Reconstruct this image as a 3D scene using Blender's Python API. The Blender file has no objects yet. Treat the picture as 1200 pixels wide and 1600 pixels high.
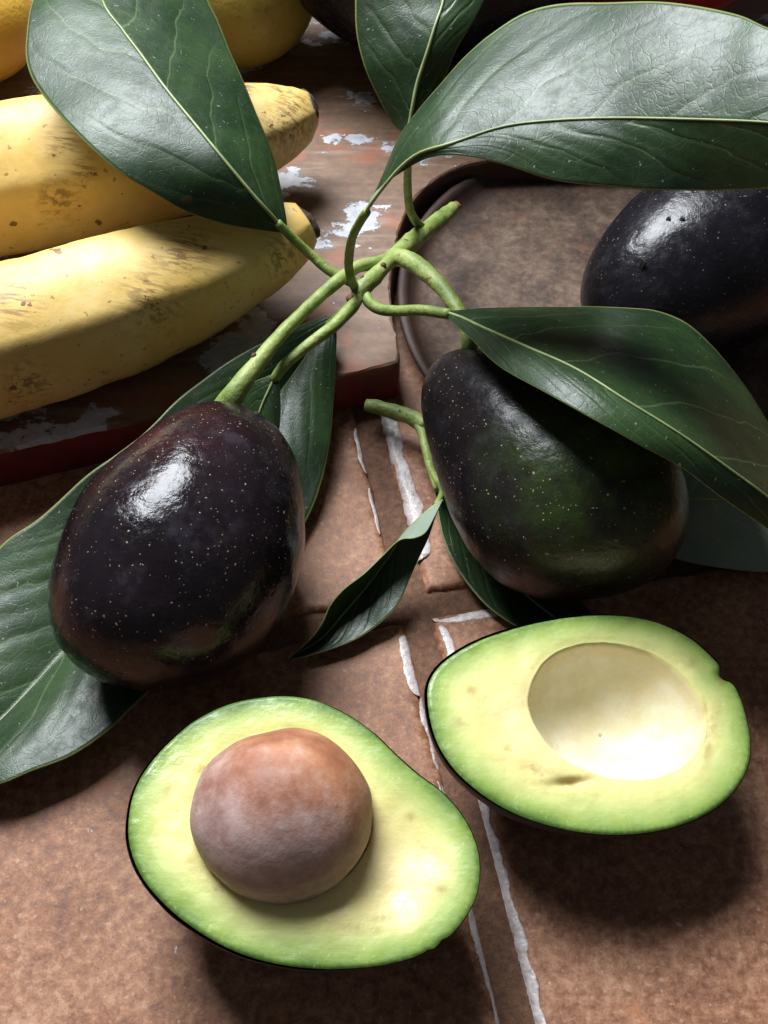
import bpy, math, random
import numpy as np
from mathutils import Vector, noise as mn

rnd = random.Random(7)
scene = bpy.context.scene
coll = scene.collection
CM = 0.01                                   # everything below is thought out in centimetres

# ------------------------------------------------------------------ camera
F_PX, ELEV, DIST = 1664.0, math.radians(55), 32.0
CAMP = np.array([0, -DIST*math.cos(ELEV), DIST*math.sin(ELEV)])
FW = np.array([0, math.cos(ELEV), -math.sin(ELEV)])
UPV = np.array([0, math.sin(ELEV), math.cos(ELEV)])
RT = np.array([1.0, 0, 0])
cam_data = bpy.data.cameras.new("camera")
cam = bpy.data.objects.new("camera", cam_data)
coll.objects.link(cam)
cam.location = CAMP*CM
cam.rotation_euler = (math.pi/2-ELEV, 0, 0)
cam_data.sensor_fit = 'VERTICAL'
cam_data.sensor_height = 36.0
cam_data.lens = 36.0*F_PX/1600
cam_data.clip_start = 0.01
cam_data.clip_end = 20
cam_data.dof.use_dof = True
cam_data.dof.focus_distance = 0.31
cam_data.dof.aperture_fstop = 64.0
scene.camera = cam

# ------------------------------------------------------------------ light: one window to the left and behind, a dim room
world = bpy.data.worlds.new("World")
scene.world = world
world.use_nodes = True
wb = world.node_tree.nodes["Background"]
wb.inputs[0].default_value = (0.88, 0.90, 1.0, 1)
wb.inputs[1].default_value = 0.085

LDIR = Vector((-0.285, 0.514, 0.809)).normalized()
ld = bpy.data.lights.new("window_light", 'AREA')
ld.shape = 'RECTANGLE'
ld.size = 0.44
ld.size_y = 0.38
ld.energy = 18.5
ld.color = (0.91, 0.95, 1.0)
lo = bpy.data.objects.new("window_light", ld)
coll.objects.link(lo)
lo.location = LDIR*0.82 + Vector((0, 0, 0.03))
lo.rotation_euler = LDIR.to_track_quat('Z', 'Y').to_euler()

scene.view_settings.view_transform = 'Standard'
scene.view_settings.look = 'None'
scene.view_settings.exposure = 0.0
scene.view_settings.gamma = 1.0
scene.view_settings.use_curve_mapping = False

# ------------------------------------------------------------------ geometry helpers
def W(px, py, z):
    """the point at height z (cm above the tiles) seen at a place of the photograph"""
    d = FW*F_PX + RT*(px-600) + UPV*(800-py)
    return CAMP + d*((z-CAMP[2])/d[2])

def Wp(px, py, c, n):
    d = FW*F_PX + RT*(px-600) + UPV*(800-py)
    return CAMP + d*(np.dot(np.asarray(c)-CAMP, n)/np.dot(d, n))

def proj(P):
    v = np.asarray(P)-CAMP
    d = v@FW
    return np.stack([600+F_PX*(v@RT)/d, 800-F_PX*(v@UPV)/d], -1)

def nz(p, s=1.0, o=0.0):
    return mn.noise(Vector((p[0]*s+o, p[1]*s+o*1.7, (p[2] if len(p) > 2 else 0)*s-o)))

def mk(name, verts, faces, mats, parent=None, base=None, uvs=None, attrs=None, fmat=None, smooth=True):
    """link ONE mesh object; vertices in world cm"""
    verts = np.asarray(verts, float)
    if parent is not None:
        b = np.array(parent["_b"])
    else:
        b = np.array(base) if base is not None else np.array([verts[:, 0].mean(), verts[:, 1].mean(), verts[:, 2].min()])
    me = bpy.data.meshes.new(name)
    me.from_pydata(((verts-b)*CM).tolist(), [], [list(map(int, f)) for f in faces])
    for m in (mats if isinstance(mats, (list, tuple)) else [mats]):
        me.materials.append(m)
    if smooth:
        me.polygons.foreach_set("use_smooth", [True]*len(me.polygons))
    if fmat is not None:
        me.polygons.foreach_set("material_index", list(map(int, fmat)))
    if uvs is not None:
        uvs = np.asarray(uvs, float)
        lay = me.uv_layers.new(name="UVMap")
        li = np.empty(len(me.loops), int)
        me.loops.foreach_get("vertex_index", li)
        lay.data.foreach_set("uv", uvs[li].ravel())
    for k, v in (attrs or {}).items():
        a = me.attributes.new(k, 'FLOAT', 'POINT')
        a.data.foreach_set("value", np.asarray(v, float))
    me.update()
    o = bpy.data.objects.new(name, me)
    coll.objects.link(o)
    if parent is not None:
        o.parent = parent
    else:
        o.location = b*CM
    o["_b"] = [float(x) for x in b]
    return o

def thing(name, base, label, cat, group=None):
    o = bpy.data.objects.new(name, None)
    coll.objects.link(o)
    o.empty_display_size = 0.01
    o.location = np.asarray(base)*CM
    o["_b"] = [float(x) for x in base]
    tag(o, label, cat, group)
    return o

def tag(o, label, cat, group=None):
    o["label"] = label
    o["category"] = cat
    if group:
        o["group"] = group
    return o

def smoothstep(a, b, x):
    t = np.clip((np.asarray(x, float)-a)/(b-a), 0, 1)
    return t*t*(3-2*t)

def spline(pts, n, closed=False):
    """Catmull-Rom through pts, n samples evenly by arc length"""
    P = np.asarray(pts, float)
    if closed:
        Q = np.vstack([P[-1], P, P[0], P[1]])
    else:
        Q = np.vstack([2*P[0]-P[1], P, 2*P[-1]-P[-2]])
    out = []
    K = 14
    for i in range(1, len(Q)-2):
        p0, p1, p2, p3 = Q[i-1], Q[i], Q[i+1], Q[i+2]
        for t in np.linspace(0, 1, K, endpoint=False):
            out.append(0.5*((2*p1)+(-p0+p2)*t+(2*p0-5*p1+4*p2-p3)*t*t+(-p0+3*p1-3*p2+p3)*t**3))
    out.append(Q[-2])
    out = np.array(out)
    s = np.r_[0, np.cumsum(np.linalg.norm(np.diff(out, axis=0), axis=1))]
    q = np.linspace(0, s[-1], n+1 if closed else n)
    if closed:
        q = q[:-1]
    return np.stack([np.interp(q, s, out[:, k]) for k in range(out.shape[1])], 1)

def px_path(pts, n=None):
    P = np.array([W(*p) for p in pts])
    return spline(P, n or 6*len(pts))

def grid_faces(nr, nc, wrap=False):
    f = []
    for i in range(nr-1):
        for j in range(nc if wrap else nc-1):
            a = i*nc+j
            b = i*nc+(j+1) % nc
            f.append((a, b, b+nc, a+nc))
    return f

def tube(name, path, radii, mat, parent, ns=12, lump=0.0, attrs=None):
    P = np.asarray(path, float)
    n = len(P)
    rr = np.interp(np.linspace(0, 1, n), np.linspace(0, 1, len(radii)), radii)
    T = np.gradient(P, axis=0)
    T /= np.linalg.norm(T, axis=1)[:, None]
    u = np.cross(T[0], [0.13, 0.2, 1.0])
    u /= np.linalg.norm(u)
    V = []
    for i in range(n):
        u = u-T[i]*np.dot(u, T[i])
        u /= np.linalg.norm(u)
        v = np.cross(T[i], u)
        for j in range(ns):
            a = 2*math.pi*j/ns
            d = math.cos(a)*u+math.sin(a)*v
            r = rr[i]
            q = P[i]+d*r
            V.append(q+d*lump*nz(q, 2.6))
    Fc = grid_faces(n, ns, True)
    V.append(P[0]-T[0]*rr[0]*0.12)
    V.append(P[-1]+T[-1]*rr[-1]*0.25)
    k = n*ns
    for j in range(ns):
        Fc.append((k, (j+1) % ns, j))
        Fc.append((k+1, (n-1)*ns+j, (n-1)*ns+(j+1) % ns))
    return mk(name, V, Fc, mat, parent)

# ------------------------------------------------------------------ node helper
class NT:
    def __init__(self, name):
        self.m = bpy.data.materials.new(name)
        self.m.use_nodes = True
        self.t = self.m.node_tree
        self.b = self.t.nodes["Principled BSDF"]
        self.out = self.t.nodes["Material Output"]

    def n(self, typ, ins=None, **props):
        nd = self.t.nodes.new("ShaderNode"+typ)
        for k, v in props.items():
            setattr(nd, k, v)
        for k, v in (ins or {}).items():
            self.put(nd.inputs[k], v)
        return nd

    def put(self, sock, v):
        if isinstance(v, bpy.types.NodeSocket):
            self.t.links.new(v, sock)
        elif isinstance(v, bpy.types.Node):
            self.t.links.new(v.outputs[0], sock)
        else:
            if sock.type == 'RGBA' and len(v) == 3:
                v = (*v, 1)
            sock.default_value = v

    def set(self, **kw):
        for k, v in kw.items():
            self.put(self.b.inputs[k.replace("_", " ")], v)

    def math(self, op, a, b=0.0, c=0.0, clamp=False):
        nd = self.n("Math", {0: a, 1: b, 2: c}, operation=op, use_clamp=clamp)
        return nd.outputs[0]

    def mix(self, fac, a, b, blend='MIX'):
        nd = self.n("Mix", data_type='RGBA', blend_type=blend)
        self.put(nd.inputs[0], fac)
        self.put(nd.inputs[6], a)
        self.put(nd.inputs[7], b)
        return nd.outputs[2]

    def ss(self, x, a, b, lo=0.0, hi=1.0):
        nd = self.n("MapRange", {0: x, 1: a, 2: b, 3: lo, 4: hi}, interpolation_type='SMOOTHSTEP')
        return nd.outputs[0]

    def noise(self, vec, scale, detail=4, rough=0.55, dist=0.0):
        return self.n("TexNoise", {"Vector": vec, "Scale": scale, "Detail": detail, "Roughness": rough, "Distortion": dist}).outputs[0]

    def obj(self):
        return self.n("TexCoord").outputs["Object"]

    def pos(self):
        return self.n("NewGeometry").outputs["Position"]

    def attr(self, name):
        return self.n("Attribute", attribute_name=name).outputs["Fac"]

    def bump(self, h, strength, dist, normal=None):
        nd = self.n("Bump", {"Height": h, "Strength": strength, "Distance": dist})
        if normal is not None:
            self.put(nd.inputs["Normal"], normal)
        return nd.outputs[0]

    def stretch(self, vec, sx, sy, sz, rot=(0, 0, 0)):
        return self.n("Mapping", {"Vector": vec, "Scale": (sx, sy, sz), "Rotation": rot}).outputs[0]

def R(t, stops, x):
    nd = t.n("ValToRGB", {0: x})
    cr = nd.color_ramp
    while len(cr.elements) < len(stops):
        cr.elements.new(0.5)
    for e, (p, c) in zip(cr.elements, stops):
        e.position = p
        e.color = (*c, 1)
    return nd.outputs[0]

# ------------------------------------------------------------------ materials
def mat_tile():
    t = NT("terracotta_tile")
    p = t.pos()
    a = t.noise(p, 40, 5, 0.6)
    b = t.noise(p, 360, 8, 0.78)
    c = t.noise(p, 1300, 4, 0.7)
    col = R(t, [(0.38, (0.120, 0.045, 0.021)), (0.465, (0.230, 0.098, 0.048)), (0.535, (0.335, 0.162, 0.088)), (0.62, (0.470, 0.275, 0.165))],
            t.math('ADD', t.math('MULTIPLY', b, 0.70), t.math('MULTIPLY', a, 0.30)))
    orange = t.ss(t.noise(p, 75, 4, 0.65), 0.60, 0.72)
    col = t.mix(t.math('MULTIPLY', orange, 0.6), col, (0.40, 0.125, 0.036))
    pale = t.ss(t.noise(p, 620, 2, 0.5), 0.64, 0.72)
    col = t.mix(t.math('MULTIPLY', pale, 0.5), col, (0.50, 0.34, 0.23))
    dark = t.ss(c, 0.56, 0.68)
    col = t.mix(t.math('MULTIPLY', dark, 0.55), col, (0.13, 0.06, 0.04))
    chalk = t.math('MULTIPLY', t.ss(t.noise(p, 140, 3, 0.6), 0.69, 0.73), t.ss(t.noise(p, 900, 2), 0.42, 0.55))
    col = t.mix(t.math('MULTIPLY', chalk, 0.75), col, (0.62, 0.58, 0.57))
    t.set(Base_Color=col, Roughness=t.ss(b, 0.3, 0.7, 0.44, 0.66))
    t.b.inputs["Specular IOR Level"].default_value = 0.38
    h = t.math('ADD', t.math('MULTIPLY', b, 0.7), t.math('MULTIPLY', c, 0.35))
    t.set(Normal=t.bump(h, 0.40, 0.0005))
    return t.m

def mat_grout():
    t = NT("brown_grout")
    p = t.pos()
    b = t.noise(p, 500, 5, 0.7)
    col = R(t, [(0.3, (0.070, 0.030, 0.014)), (0.55, (0.145, 0.064, 0.030)), (0.75, (0.22, 0.11, 0.056))], b)
    t.set(Base_Color=col, Roughness=0.75, Normal=t.bump(b, 0.8, 0.0008))
    return t.m

def mat_smear():
    t = NT("dried_white_grout")
    p = t.pos()
    b = t.noise(p, 420, 4, 0.65)
    c = t.noise(p, 130, 3, 0.6)
    col = R(t, [(0.3, (0.40, 0.33, 0.29)), (0.5, (0.54, 0.48, 0.46)), (0.7, (0.64, 0.60, 0.59))], b)
    e = t.math('ADD', t.attr("worn"), t.math('MULTIPLY', t.math('SUBTRACT', t.noise(p, 330, 5, 0.7), 0.5), 1.5))
    w = t.ss(e, 0.40, 0.95)
    col = t.mix(w, col, (0.235, 0.105, 0.052))
    t.set(Base_Color=col, Roughness=t.ss(b, 0.3, 0.7, 0.26, 0.5))
    h = t.math('ADD', t.math('MULTIPLY', c, 1.5), t.math('MULTIPLY', b, 0.5))
    t.set(Normal=t.bump(h, 0.6, 0.0013))
    return t.m

def mat_board():
    t = NT("worn_painted_wood")
    p = t.pos()
    g = t.stretch(p, 28, 190, 100, (0, 0, math.radians(-11)))
    grain = t.noise(g, 1.0, 6, 0.65)
    big = t.noise(p, 26, 4, 0.6)
    wood = R(t, [(0.30, (0.060, 0.030, 0.016)), (0.45, (0.125, 0.068, 0.038)), (0.58, (0.195, 0.115, 0.066)), (0.75, (0.28, 0.18, 0.11))],
             t.math('ADD', t.math('MULTIPLY', grain, 0.45), t.math('ADD', t.math('MULTIPLY', big, 0.3), t.math('MULTIPLY', t.noise(p, 420, 4, 0.7), 0.25))))
    under = t.ss(t.noise(p, 42, 4, 0.6), 0.54, 0.64)
    wood = t.mix(t.math('MULTIPLY', under, 0.5), wood, (0.30, 0.085, 0.035))
    sp = t.stretch(p, 1.0, 1.35, 1.0, (0, 0, math.radians(-11)))
    patch = t.noise(sp, 34, 2, 0.5)
    brk = t.noise(sp, 230, 5, 0.72)
    flake = t.ss(t.math('ADD', t.math('MULTIPLY', patch, 0.74), t.math('MULTIPLY', brk, 0.26)), 0.562, 0.572)
    thin = t.ss(t.math('ADD', t.math('MULTIPLY', patch, 0.62), t.math('MULTIPLY', grain, 0.38)), 0.52, 0.60)
    col = t.mix(t.math('MULTIPLY', thin, 0.35), wood, (0.30, 0.26, 0.23))
    white = t.mix(t.ss(brk, 0.35, 0.7), (0.32, 0.32, 0.33), (0.47, 0.48, 0.51))
    col = t.mix(flake, col, white)
    t.set(Base_Color=col, Roughness=t.mix(flake, (0.62,)*3, (0.42,)*3))
    h = t.math('ADD', t.math('MULTIPLY', flake, 0.8), t.math('MULTIPLY', grain, 0.5))
    t.set(Normal=t.bump(h, 0.6, 0.0005))
    return t.m

def mat_red_edge(name="worn_red_paint", stops=[(0.3, (0.10, 0.009, 0.012)), (0.6, (0.19, 0.016, 0.019)), (0.8, (0.16, 0.035, 0.025))]):
    t = NT(name)
    p = t.pos()
    n1 = t.noise(p, 60, 5, 0.6)
    n2 = t.noise(p, 300, 4, 0.6)
    col = R(t, stops, n1)
    chip = t.ss(n2, 0.66, 0.70)
    col = t.mix(t.math('MULTIPLY', chip, 0.5), col, (0.16, 0.09, 0.055))
    t.set(Base_Color=col, Roughness=0.5, Normal=t.bump(n2, 0.4, 0.0006))
    return t.m

def mat_leaf(name, under=False, n_veins=7.0, slope=0.30, gloss=0.37, tint=(0.014, 0.034, 0.012), light=(0.029, 0.062, 0.018)):
    t = NT(name)
    uv = t.n("UVMap").outputs[0]
    sep = t.n("SeparateXYZ", {0: uv})
    u, v = sep.outputs[0], sep.outputs[1]
    p = t.obj()
    au = t.math('ABSOLUTE', u)
    side = t.math('MULTIPLY', t.math('GREATER_THAN', u, 0.0), 0.45)
    wob = t.math('MULTIPLY', t.math('SUBTRACT', t.noise(uv, 2.4, 2), 0.5), 0.9)
    curve = t.math('MULTIPLY', t.math('POWER', au, 1.25), slope)
    w = t.math('ADD', t.math('MULTIPLY', t.math('SUBTRACT', v, curve), n_veins), t.math('ADD', side, wob))
    d = t.math('ABSOLUTE', t.math('SUBTRACT', t.math('FRACT', w), 0.5))
    fade = t.math('SUBTRACT', 1.0, t.ss(au, 0.55, 0.98))
    vein = t.math('MULTIPLY', t.math('SUBTRACT', 1.0, t.ss(d, 0.006, 0.030)), fade)
    groove = t.math('MULTIPLY', t.math('SUBTRACT', 1.0, t.ss(d, 0.0, 0.16)), t.math('SUBTRACT', 1.0, t.ss(au, 0.75, 1.0)))
    # the fine net between the veins
    nvec = t.n("VectorMath", {0: p, 1: t.n("TexNoise", {"Vector": p, "Scale": 300, "Detail": 2}).outputs[1]}, operation='MULTIPLY_ADD')
    nvec.inputs[1].default_value = (1, 1, 1)
    warp = t.n("VectorMath", {0: t.n("TexNoise", {"Vector": p, "Scale": 180.0, "Detail": 2.0}).outputs[1], 1: (0.004, 0.004, 0.004)}, operation='MULTIPLY')
    pw = t.n("VectorMath", {0: p, 1: warp.outputs[0]}, operation='ADD')
    v1 = t.n("TexVoronoi", {"Vector": pw.outputs[0], "Scale": 260.0}, feature='DISTANCE_TO_EDGE').outputs["Distance"]
    v2 = t.n("TexVoronoi", {"Vector": pw.outputs[0], "Scale": 620.0}, feature='DISTANCE_TO_EDGE').outputs["Distance"]
    net1 = t.math('SUBTRACT', 1.0, t.ss(v1, 0.0, 0.055))
    net2 = t.math('SUBTRACT', 1.0, t.ss(v2, 0.0, 0.12))
    mott = t.noise(p, 55, 4, 0.6)
    if under:
        col = R(t, [(0.3, (0.20, 0.27, 0.20)), (0.7, (0.29, 0.36, 0.27))], mott)
        col = t.mix(t.math('MULTIPLY', vein, 0.6), col, (0.42, 0.46, 0.26))
        rough = 0.55
    else:
        col = t.mix(t.ss(mott, 0.35, 0.7), tint, light)
        col = t.mix(t.math('MULTIPLY', net1, 0.10), col, (0.10, 0.16, 0.06))
        col = t.mix(t.math('MULTIPLY', vein, 0.28), col, (0.20, 0.28, 0.12))
        edge = t.ss(au, 0.975, 0.995)
        col = t.mix(t.math('MULTIPLY', edge, 0.8), col, (0.30, 0.36, 0.12))
        speck = t.ss(t.noise(p, 900, 1), 0.745, 0.77)
        col = t.mix(t.math('MULTIPLY', speck, 0.7), col, (0.34, 0.34, 0.30))
        scar = t.math('MULTIPLY', t.ss(t.noise(p, 90, 2), 0.72, 0.78), 0.6)
        col = t.mix(scar, col, (0.11, 0.065, 0.03))
        haze = t.ss(t.noise(p, 150, 5, 0.75), 0.42, 0.72)
        rough = t.math('ADD', gloss, t.math('MULTIPLY', haze, 0.14))
    h = t.math('ADD', t.math('MULTIPLY', groove, -0.22), t.math('MULTIPLY', net1, -0.05))
    h = t.math('ADD', h, t.math('MULTIPLY', net2, -0.035))
    h = t.math('ADD', h, t.math('MULTIPLY', t.noise(p, 140, 5, 0.6), 0.36))
    t.set(Base_Color=col, Roughness=rough, Normal=t.bump(h, 0.6 if not under else 0.3, 0.0006))
    t.b.inputs["Specular IOR Level"].default_value = 0.40 if not under else 0.35
    tr = t.n("BsdfTranslucent", {"Color": (0.12, 0.24, 0.025, 1)})
    mx = t.n("MixShader", {0: 0.16, 1: t.b.outputs[0], 2: tr.outputs[0]})
    t.t.links.new(mx.outputs[0], t.out.inputs[0])
    return t.m

def mat_vein(name, c=(0.30, 0.37, 0.15)):
    t = NT(name)
    p = t.obj()
    n1 = t.noise(p, 200, 3)
    col = t.mix(t.ss(n1, 0.35, 0.7), tuple(x*0.75 for x in c), c)
    t.set(Base_Color=col, Roughness=0.42, Normal=t.bump(n1, 0.3, 0.0004))
    return t.m

def mat_stem(name="green_stem"):
    t = NT(name)
    p = t.obj()
    n1 = t.noise(p, 120, 4, 0.6)
    n2 = t.noise(p, 600, 3, 0.6)
    col = R(t, [(0.30, (0.095, 0.145, 0.028)), (0.5, (0.20, 0.27, 0.060)), (0.70, (0.33, 0.38, 0.12))], n1)
    brown = t.ss(t.noise(p, 160, 4, 0.7), 0.63, 0.71)
    col = t.mix(t.math('MULTIPLY', brown, 0.7), col, (0.15, 0.065, 0.028))
    dots = t.ss(n2, 0.68, 0.74)
    col = t.mix(t.math('MULTIPLY', dots, 0.35), col, (0.10, 0.11, 0.03))
    t.set(Base_Color=col, Roughness=0.52, Normal=t.bump(t.math('ADD', n1, t.math('MULTIPLY', n2, 0.7)), 0.6, 0.0008))
    t.b.inputs["Subsurface Weight"].default_value = 0.15
    t.b.inputs["Subsurface Radius"].default_value = (0.6, 1.0, 0.2)
    t.b.inputs["Subsurface Scale"].default_value = 0.0015
    return t.m

def mat_scar():
    t = NT("brown_scar")
    p = t.obj()
    n1 = t.noise(p, 500, 4)
    t.set(Base_Color=R(t, [(0.3, (0.07, 0.028, 0.014)), (0.7, (0.22, 0.10, 0.05))], n1), Roughness=0.75, Normal=t.bump(n1, 0.6, 0.0008))
    return t.m

def mat_avocado(name, base=(0.0075, 0.0052, 0.0066), tint=(0.075, 0.012, 0.018), rough=0.2, wr=0.5, dots=0.8, many=0.0):
    t = NT(name)
    p = t.obj()
    n1 = t.noise(p, 45, 4, 0.6)
    n2 = t.noise(p, 260, 4, 0.65)
    col = t.mix(t.ss(n1, 0.35, 0.7), base, tuple(c*1.9 for c in base))
    tm = t.math('MULTIPLY', t.attr("tint"), t.ss(t.noise(p, 70, 4, 0.65), 0.25, 0.7))
    col = t.mix(tm, col, tint)
    # corky lenticels, some round some short dashes
    pn = t.n("VectorMath", {0: t.n("TexNoise", {"Vector": p, "Scale": 300.0, "Detail": 1.0}).outputs[1], 1: (0.0022,)*3}, operation='MULTIPLY')
    pd = t.n("VectorMath", {0: p, 1: pn.outputs[0]}, operation='ADD').outputs[0]
    vo = t.n("TexVoronoi", {"Vector": pd, "Scale": 840.0, "Randomness": 1.0}, feature='F1')
    r = t.n("SeparateColor", {0: vo.outputs["Color"]})
    size = t.math('ADD', 0.07, t.math('MULTIPLY', t.math('POWER', r.outputs[1], 3.0), 0.17))
    dot = t.math('SUBTRACT', 1.0, t.ss(t.math('DIVIDE', vo.outputs["Distance"], size), 0.65, 1.15))
    pick = t.ss(t.math('ADD', t.math('MULTIPLY', r.outputs[0], 0.6), t.math('MULTIPLY', t.noise(p, 75, 2), 0.8)), 0.29-many, 0.45-many)
    dot = t.math('MULTIPLY', dot, t.math('MULTIPLY', pick, dots))
    col = t.mix(dot, col, t.mix(r.outputs[2], (0.24, 0.16, 0.07), (0.42, 0.36, 0.22)))
    # bloom and scuffs
    bloom = t.math('MULTIPLY', t.ss(t.noise(p, 120, 5, 0.7), 0.50, 0.78), 0.10)
    col = t.mix(bloom, col, (0.20, 0.19, 0.23))
    scuff = t.math('MULTIPLY', t.ss(t.noise(t.stretch(p, 130, 420, 260, (0.4, 0.2, 0.5)), 1.0, 3, 0.6), 0.735, 0.76), 0.55)
    col = t.mix(scuff, col, (0.30, 0.24, 0.20))
    t.set(Base_Color=col, Roughness=t.ss(n2, 0.3, 0.75, rough, rough+0.16))
    t.b.inputs["Specular IOR Level"].default_value = 0.29
    h = t.math('ADD', t.math('MULTIPLY', n2, 0.55), t.math('MULTIPLY', t.noise(p, 120, 3, 0.5), 0.9))
    h = t.math('ADD', h, t.math('MULTIPLY', dot, 0.25))
    t.set(Normal=t.bump(h, wr, 0.0011))
    return t.m

def mat_peel():
    t = NT("dark_peel")
    p = t.obj()
    n1 = t.noise(p, 300, 4)
    t.set(Base_Color=t.mix(n1, (0.006, 0.005, 0.004), (0.022, 0.019, 0.010)), Roughness=0.5, Normal=t.bump(n1, 0.5, 0.001))
    return t.m

def mat_flesh(name, hue=0.0):
    t = NT(name)
    p = t.obj()
    r = t.attr("rim")
    wob = t.math('MULTIPLY', t.math('SUBTRACT', t.noise(p, 70, 4, 0.6), 0.5), 0.28)
    x = t.math('ADD', r, wob)
    col = R(t, [(0.0, (0.80, 0.68, 0.33)), (0.30, (0.78, 0.68, 0.29)), (0.52, (0.72, 0.69, 0.27)), (0.70, (0.52, 0.58, 0.20)),
                (0.86, (0.29, 0.40, 0.095)), (0.97, (0.10, 0.19, 0.035))], x)
    bowl = t.attr("bowl")
    fib = t.noise(p, 240, 4, 0.65)
    cream = t.mix(t.ss(t.noise(p, 110, 6, 0.7), 0.35, 0.65), (0.80, 0.71, 0.45), (0.87, 0.82, 0.62))
    col = t.mix(bowl, col, cream)
    blot = t.ss(t.noise(p, 190, 4, 0.65), 0.60, 0.72)
    ring = t.math('MULTIPLY', t.ss(r, 0.10, 0.25), t.math('SUBTRACT', 1.0, t.ss(r, 0.45, 0.65)))
    col = t.mix(t.math('MULTIPLY', t.math('MULTIPLY', blot, ring), 0.55), col, (0.46, 0.31, 0.10))
    col = t.mix(t.math('MULTIPLY', t.math('MULTIPLY', t.attr("stain"), 0.8), t.ss(fib, 0.25, 0.6)), col, (0.32, 0.19, 0.06))
    spk = t.math('MULTIPLY', t.ss(t.noise(p, 1500, 2, 0.5), 0.66, 0.74), t.ss(r, 0.5, 0.8))
    col = t.mix(t.math('MULTIPLY', spk, 0.35), col, (0.75, 0.80, 0.50))
    t.set(Base_Color=col, Roughness=t.ss(t.noise(p, 130, 4, 0.65), 0.35, 0.65, 0.24, 0.52))
    t.b.inputs["Specular IOR Level"].default_value = 0.4
    t.b.inputs["Subsurface Weight"].default_value = 0.35
    t.b.inputs["Subsurface Radius"].default_value = (1.0, 0.75, 0.25)
    t.b.inputs["Subsurface Scale"].default_value = 0.0028
    h = t.math('ADD', t.math('MULTIPLY', fib, 0.7), t.math('MULTIPLY', t.noise(p, 1100, 3, 0.6), 0.5))
    h = t.math('ADD', h, t.math('MULTIPLY', t.noise(p, 80, 3), 0.5))
    knife = t.noise(t.stretch(p, 60, 700, 60, (0, 0, math.radians(62))), 1.0, 4, 0.6)
    h = t.math('ADD', h, t.math('MULTIPLY', t.math('MULTIPLY', knife, 0.45), t.math('SUBTRACT', 1.0, bowl)))
    t.set(Normal=t.bump(h, 0.30, 0.0005))
    return t.m

def mat_pit():
    t = NT("avocado_pit")
    p = t.obj()
    film = t.attr("film")
    n1 = t.noise(p, 75, 5, 0.65)
    n2 = t.noise(p, 300, 5, 0.7)
    n3 = t.noise(t.stretch(p, 55, 55, 190), 1.0, 4, 0.6)
    seed = R(t, [(0.26, (0.14, 0.055, 0.036)), (0.45, (0.30, 0.115, 0.060)), (0.60, (0.47, 0.205, 0.100)), (0.8, (0.60, 0.34, 0.19))],
             t.math('ADD', t.math('MULTIPLY', n1, 0.6), t.math('MULTIPLY', n3, 0.4)))
    coat = R(t, [(0.3, (0.25, 0.145, 0.130)), (0.55, (0.43, 0.31, 0.285)), (0.75, (0.56, 0.46, 0.43))], t.math('ADD', t.math('MULTIPLY', n2, 0.5), t.math('MULTIPLY', n3, 0.5)))
    f = t.ss(t.math('ADD', film, t.math('MULTIPLY', t.math('SUBTRACT', n1, 0.5), 1.4)), 0.20, 0.75)
    col = t.mix(t.math('MULTIPLY', f, 0.85), seed, coat)
    fleck = t.ss(n2, 0.66, 0.74)
    col = t.mix(t.math('MULTIPLY', fleck, 0.35), col, (0.52, 0.42, 0.36))
    t.set(Base_Color=col, Roughness=t.math('ADD', 0.56, t.math('MULTIPLY', f, 0.2)))
    h = t.math('ADD', t.math('ADD', t.math('MULTIPLY', n2, 0.7), n1), t.math('MULTIPLY', t.noise(t.stretch(p, 900, 900, 160, (0.3, 0.5, 0)), 1.0, 3, 0.6), 0.5))
    t.set(Normal=t.bump(h, 0.22, 0.0008))
    return t.m

def mat_banana():
    t = NT("banana_peel")
    p = t.obj()
    n1 = t.noise(p, 30, 4, 0.6)
    n2 = t.noise(p, 190, 4, 0.65)
    col = R(t, [(0.3, (0.66, 0.42, 0.10)), (0.5, (0.76, 0.53, 0.17)), (0.7, (0.82, 0.64, 0.29))], t.math('ADD', t.math('MULTIPLY', n1, 0.7), t.math('MULTIPLY', n2, 0.3)))
    green = t.math('MULTIPLY', t.attr("ridge"), 0.30)
    col = t.mix(green, col, (0.42, 0.28, 0.055))
    spot = t.ss(t.noise(p, 170, 3, 0.55), 0.69, 0.71)
    col = t.mix(t.math('MULTIPLY', spot, 0.85), col, (0.12, 0.050, 0.018))
    tiny = t.ss(t.noise(p, 420, 2, 0.5), 0.69, 0.72)
    col = t.mix(t.math('MULTIPLY', tiny, 0.6), col, (0.20, 0.09, 0.03))
    area = t.ss(t.noise(p, 38, 2), 0.50, 0.62)
    scr = t.ss(t.noise(t.stretch(p, 90, 520, 300, (0.2, 0.1, 0.9)), 1.0, 3, 0.6), 0.60, 0.66)
    col = t.mix(t.math('MULTIPLY', t.math('MULTIPLY', scr, area), 0.35), col, (0.27, 0.12, 0.035))
    bruise = t.math('MULTIPLY', t.math('MULTIPLY', t.attr("stain"), 0.75), t.ss(t.noise(t.stretch(p, 95, 900, 420, (0.2, 0, 0.9)), 1.0, 4, 0.7), 0.46, 0.58))
    col = t.mix(bruise, col, (0.14, 0.055, 0.02))
    t.set(Base_Color=col, Roughness=t.ss(n2, 0.3, 0.7, 0.42, 0.56))
    t.b.inputs["Specular IOR Level"].default_value = 0.4
    t.b.inputs["Subsurface Weight"].default_value = 0.12
    t.b.inputs["Subsurface Radius"].default_value = (1.0, 0.7, 0.2)
    t.b.inputs["Subsurface Scale"].default_value = 0.002
    t.set(Normal=t.bump(t.math('ADD', n2, t.math('MULTIPLY', t.noise(p, 60, 3), 1.2)), 0.25, 0.0007))
    return t.m

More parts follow.
